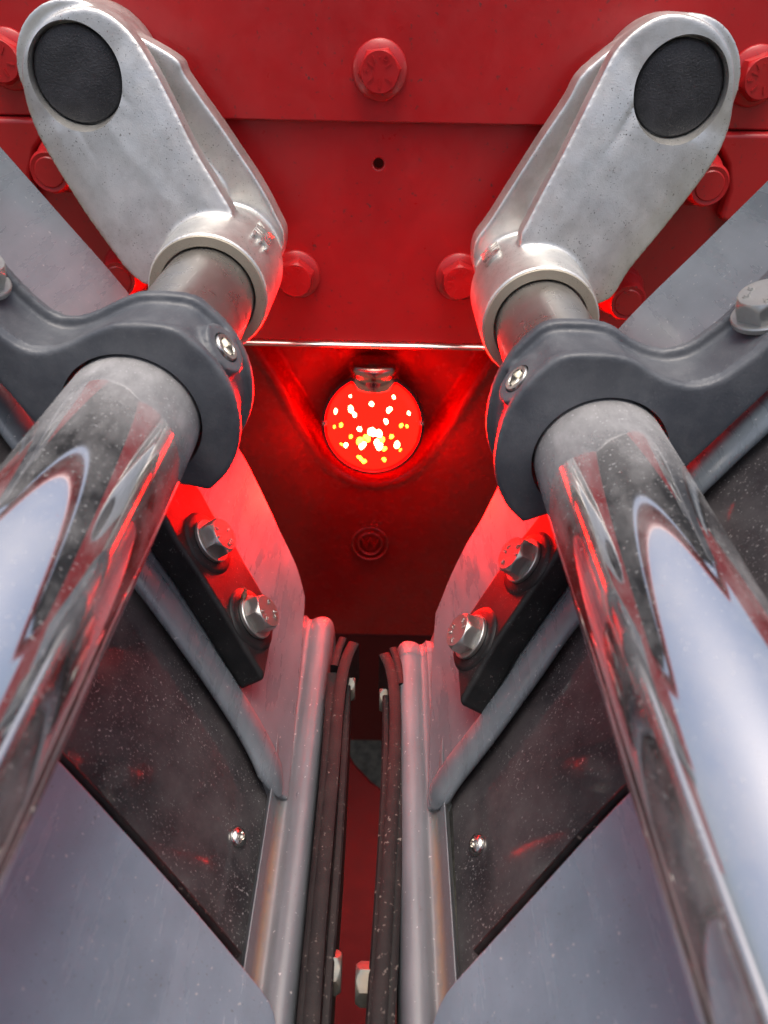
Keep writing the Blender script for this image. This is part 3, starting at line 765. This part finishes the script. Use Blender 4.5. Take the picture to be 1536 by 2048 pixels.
for s in (-1, 1):
    P = LEAF[s]
    g0 = P.hit(*FAR[s][-1])
    lf = thing("door_leaf", (g0.x, g0.y, -0.36), "grey door leaf with dark window and rubber seals under the %s strut" % SIDE[s], "door", "pair of door leaves")
    far = smooth_path([P.hit(x, y) for x, y in FAR[s]], 4)
    ridge = smooth_path([P.hit(x, y) for x, y in RIDGE[s]], 5)
    post = [P.hit(x, y) for x, y in POST_IN[s]]
    bm = bmesh.new(); add_prism(bm, far + post + ridge[::-1], P.n * -0.009)
    part("leaf_panel", bevelled(bm, "leaf_panel", 0.0015, 3, 40), M_LEAF, lf)
    # rounded bead round the window
    bm = bmesh.new()
    def sect(t):
        k = 1.0 if t < 0.93 else max(0.25, 1 - (t - 0.93) / 0.07 * 0.75)
        return ellipse(0.0092 * k, 0.0040 * k, 18, 0.0004)
    add_sweep(bm, ridge, sect, P.n)
    part("window_bead", smooth(mesh_from(bm, "window_bead"), 60), M_LEAF, lf)
    # window pane
    pane = [P.hit(x, y, -0.006) for x, y in RIDGE[s]] + [P.hit(x, y, -0.006) for x, y in WIN[s]]
    bm = bmesh.new(); add_prism(bm, pane, P.n * -0.004)
    pn = part("window_pane", mesh_from(bm, "window_pane"), M_PANE, lf)
    # pane screw
    bm = bmesh.new(); add_lathe(bm, [(0.0046, 0), (0.0046, 0.0008), (0.0036, 0.0024), (0.0018, 0.0031), (0.0016, 0.0020), (0, 0.0020)], 28, place(P.n, P.hit(*SCREW[s], -0.006)), cap=False)
    part("screw", smooth(mesh_from(bm, "screw"), 40), M_SHINY, pn)
    # near cover panel
    cov = smooth_path([P.hit(x, y, 0.010) for x, y in COVER[s][:8]], 3) + [P.hit(x, y, 0.010) for x, y in COVER[s][8:]]
    bm = bmesh.new(); add_prism(bm, cov, P.n * -0.006)
    part("cover_panel", bevelled(bm, "cover_panel", 0.0012, 3, 30), M_COVER, lf)
    path = smooth_path([P.hit(x, y, 0.002) for x, y in COVER[s][1:6]], 3)
    bm = bmesh.new(); add_sweep(bm, path, ellipse(0.0016, 0.0030, 10), P.n)
    part("cover_gasket", smooth(mesh_from(bm, "cover_gasket"), 60), M_RUBBER, lf)
    # edge post: rounded rail along the closing edge
    zt = P.p.z
    def X(px, py, z): return hitZ(px, py, z).x
    yE = P.hit(*FAR[s][-1]).y + 0.002
    base_raw = [(0, -0.010), (3, -0.004), (8, 0.0012), (17, 0.0006), (27, -0.0014), (37, -0.0024), (50, -0.0012), (66, 0.0026), (84, 0.0060), (102, 0.0084), (115, 0.0085), (122, 0.0062), (126, 0.000), (128, -0.035)]
    raw = [((482 + a) if s < 0 else (920 - a), c) for a, c in base_raw]
    prof = [P.hit(a, 1935 + 15 * s, c) for a, c in raw]
    prof = smooth_path([Vector((p.x, 0, p.z)) for p in prof], 4)
    bm = bmesh.new(); rings = []
    ys = [-0.12, 0.0, 0.05, 0.1, 0.14, 0.18, 0.22, 0.26, 0.29, 0.31] + [yE - 0.022 + 0.022 * math.sin(math.radians(a)) for a in range(0, 91, 10)]
    for y in ys:
        k = max(0.0, (y - (yE - 0.022)) / 0.022); dz = 0.022 * (1 - math.sqrt(max(0, 1 - k * k)))
        # far end: groove flattens out, only the rail continues
        f = max(0, min(1, (y - 0.225) / 0.03))
        ring = []
        for i, p in enumerate(prof):
            q = Vector((p.x, y, p.z - dz))
            if i < 18: q -= P.n * (f * 0.003)
            ring.append(bm.verts.new(q))
        rings.append(ring)
    fs = []
    for A, B in zip(rings, rings[1:]):
        for i in range(len(A) - 1): fs.append(bm.faces.new((A[i], A[i + 1], B[i + 1], B[i])))
    bmesh.ops.recalc_face_normals(bm, faces=fs)
    me = smooth(mesh_from(bm, "edge_post"), 60)
    at = me.attributes.new("dirt", 'FLOAT', 'POINT')
    for i in range(len(me.vertices)):
        k = (i % len(prof)) / 4.0; y = me.vertices[i].co.y
        at.data[i].value = math.exp(-((k - 4.7) / 0.85) ** 2) * (1 if y < 0.215 else 0)
    part("edge_post", me, M_POST, lf)
    # rubber seals along the closing edge
    zs = zt - 0.006
    SEALS = {-1: [([(686, 1274), (676, 1300), (668, 1330)], 0.0022, 0.000), ([(708, 1284), (695, 1310), (683, 1355), (674, 1430), (667, 1520), (650, 1700), (634, 1880), (622, 2048), (600, 2350)], 0.0031, 0.0),
                  ([(664, 1345), (659, 1430), (650, 1560), (632, 1760), (617, 1930), (607, 2048), (580, 2350)], 0.0027, -0.002), ([(694, 1370), (688, 1500), (676, 1700), (662, 1880), (650, 2048), (630, 2350)], 0.0020, -0.008)],
             1: [([(786, 1294), (797, 1330), (804, 1366)], 0.0022, 0.0), ([(768, 1306), (780, 1332), (788, 1375), (791, 1440), (788, 1540), (778, 1720), (767, 1900), (757, 2048), (740, 2350)], 0.0031, 0.0),
                 ([(806, 1372), (806, 1440), (801, 1560), (791, 1760), (783, 1930), (776, 2048), (762, 2350)], 0.0027, -0.002), ([(772, 1390), (772, 1500), (763, 1700), (752, 1880), (741, 2048), (725, 2350)], 0.0020, -0.008)]}[s]
    for pts, hw, dz in SEALS:
        path = smooth_path([hitZ(x, y, zs + dz) for x, y in pts], 4)
        bm = bmesh.new()
        hh = 0.030 if len(pts) > 3 else 0.012
        add_sweep(bm, path, [(-hw, -hh), (hw, -hh), (hw, -0.0006), (hw * 0.6, 0), (-hw * 0.6, 0), (-hw, -0.0006)], Vector((0, 0, 1)))
        part("seal_strip", smooth(mesh_from(bm, "seal_strip"), 35), M_RUBBER, lf)
    # nuts on the seal clamp plates
    for px, py, zz, sc_ in {-1: [(703, 1378, -0.016, 0.75), (668, 1945, -0.016, 0.85)], 1: [(766, 1400, -0.016, 0.75), (726, 1968, -0.016, 0.85)]}[s]:
        q = hitZ(px, py, zs + zz)
        part("nut", NUT, M_NUT, lf, place((-s, 0, 0), q + Vector((s * 0.005, 0, 0)), math.radians(30)) @ Matrix.Scale(sc_, 4))

    # dark mounting bracket with two bolts
    bk = thing("mounting_bracket", P.hit(*BOLTS[s][1]), "black mounting bracket with two hexagon bolts on the %s door leaf" % SIDE[s], "bracket", "pair of mounting brackets")
    H = 0.0155
    bm = bmesh.new(); add_prism(bm, [P.hit(x, y, H) for x, y in BRK[s]], P.n * -(H - 0.0003))
    part("bracket_body", bevelled(bm, "bracket_body", 0.0026, 4, 22), M_BLACK, bk)
    for i, (x, y) in enumerate(BOLTS[s]):
        q = P.hit(x, y, H)
        bm = bmesh.new(); add_lathe(bm, [(0.0165, -0.0002), (0.0158, 0.0006), (0.0142, 0.0012), (0, 0.0012)], 40, place(P.n, q), cap=False)
        part("bolt_pad", smooth(mesh_from(bm, "bolt_pad"), 50), M_BLACK, bk)
        bolt(bk, HB, M_ZINC, place(P.n, q + P.n * 0.0012, 0.2 + 0.5 * i + 0.3 * s), "bolt")

# dry insect husk stuck beside the lower left bolt
P = LEAF[-1]; q = P.hit(489, 1190, 0.0185)
hus = bmesh.new()
Mh = place(P.n, q) @ Matrix.Rotation(0.9, 4, 'Z')
add_lathe(hus, [(0, -0.0035), (0.0010, -0.0028), (0.0016, -0.0010), (0.0014, 0.0010), (0.0009, 0.0018), (0.0012, 0.0028), (0, 0.0036)], 12, Mh @ Matrix.Rotation(math.radians(80), 4, 'X'))
for k in range(5):
    a = -1.2 + k * 0.6
    pth = [Mh @ Vector((0, 0.0008 * (k - 2), 0.0003)), Mh @ Vector((0.002 * math.cos(a), 0.002 * math.sin(a), 0.0018)), Mh @ Vector((0.0042 * math.cos(a), 0.0042 * math.sin(a), 0.0006))]
    add_sweep(hus, pth, ellipse(0.00016, 0.00016, 5), P.n)
ho = bpy.data.objects.new("dead_insect", smooth(mesh_from(hus, "dead_insect"), 60)); COL.objects.link(ho)
ho.data.materials.append(surface("insect_husk", (0.10, 0.05, 0.03), 0.5))
ho["label"] = "tiny dry insect husk beside the lower bolt of the left bracket"; ho["category"] = "insect"

# ------------------------------------------------------------------ the person behind the camera (mirrored in the chrome)
def person():
    o = thing("person", (0, -0.45, -1.35), "person in dark jacket and trousers mirrored in the chrome tubes", "person")
    V = []; E = []; R = []
    def chain(pts, start=None):
        prev = start
        for p, r in pts:
            V.append(p); R.append(r); i = len(V) - 1
            if prev is not None: E.append((prev, i))
            prev = i
        return prev
    pel = chain([((0, -0.47, -0.42), (0.15, 0.11))])
    chest = chain([((0, -0.47, -0.25), (0.15, 0.11)), ((0, -0.46, -0.05), (0.17, 0.12)), ((0, -0.44, 0.08), (0.15, 0.10))], pel)
    neck = chain([((0, -0.42, 0.16), (0.06, 0.06))], chest)
    for sx in (-1, 1):
        el = chain([((sx * 0.18, -0.45, 0.06), (0.065, 0.065)), ((sx * 0.24, -0.46, -0.22), (0.05, 0.05)), ((sx * 0.25, -0.40, -0.46), (0.035, 0.035)), ((sx * 0.25, -0.385, -0.52), (0.022, 0.04))], chest)
        for k in range(4): chain([((sx * 0.25, -0.41 + 0.021 * k, -0.58), (0.009, 0.009)), ((sx * 0.245, -0.41 + 0.021 * k, -0.625 + 0.006 * abs(k - 1.5)), (0.007, 0.007))], el)
        chain([((sx * 0.235, -0.34, -0.55), (0.010, 0.010)), ((sx * 0.232, -0.33, -0.59), (0.008, 0.008))], el)
        chain([((sx * 0.10, -0.47, -0.50), (0.09, 0.09)), ((sx * 0.11, -0.46, -0.88), (0.06, 0.06)), ((sx * 0.115, -0.48, -1.27), (0.045, 0.045)), ((sx * 0.12, -0.38, -1.32), (0.04, 0.03))], pel)
    me = bpy.data.meshes.new("body"); me.from_pydata(V, E, [])
    def setup(ob):
        m = ob.modifiers.new("skin", 'SKIN')
        bpy.context.view_layer.update()
        if not ob.data.skin_vertices: 
            bpy.context.view_layer.objects.active = ob; bpy.ops.mesh.customdata_skin_add()
        for i, d in enumerate(ob.data.skin_vertices[0].data):
            d.radius = R[i]; d.use_root = (i == 0)
        ob.modifiers.new("sub", 'SUBSURF').levels = 2
    part("body", smooth(evaluated(me, setup), 80), surface("dark_jacket", (0.025, 0.022, 0.035), 0.8, bump_scale=300, bump_h=0.001), o)
    bm = bmesh.new(); prof = [(0.0, -0.12), (0.045, -0.105), (0.062, -0.06), (0.072, 0.0), (0.075, 0.05), (0.062, 0.095), (0.03, 0.117), (0, 0.122)]
    add_lathe(bm, prof, 32, Matrix.Translation((0, -0.385, 0.27)) @ Matrix.Rotation(math.radians(-22), 4, 'X') @ Matrix.Diagonal((1, 1.2, 1, 1)))
    add_lathe(bm, [(0, -0.02), (0.012, -0.012), (0.009, 0.02), (0, 0.03)], 12, Matrix.Translation((0, -0.29, 0.262)))
    skin = surface("skin", (0.42, 0.24, 0.17), 0.5)
    part("head", smooth(mesh_from(bm, "head"), 80), skin, o)
    bm = bmesh.new()
    add_lathe(bm, [(0.080, 0.02), (0.083, 0.05), (0.070, 0.10), (0.035, 0.126), (0, 0.131)], 32, Matrix.Translation((0, -0.395, 0.275)) @ Matrix.Rotation(math.radians(-10), 4, 'X') @ Matrix.Diagonal((1, 1.2, 1, 1)), cap=False)
    part("hair", smooth(mesh_from(bm, "hair"), 80), surface("hair", (0.03, 0.02, 0.015), 0.6), o)
person()
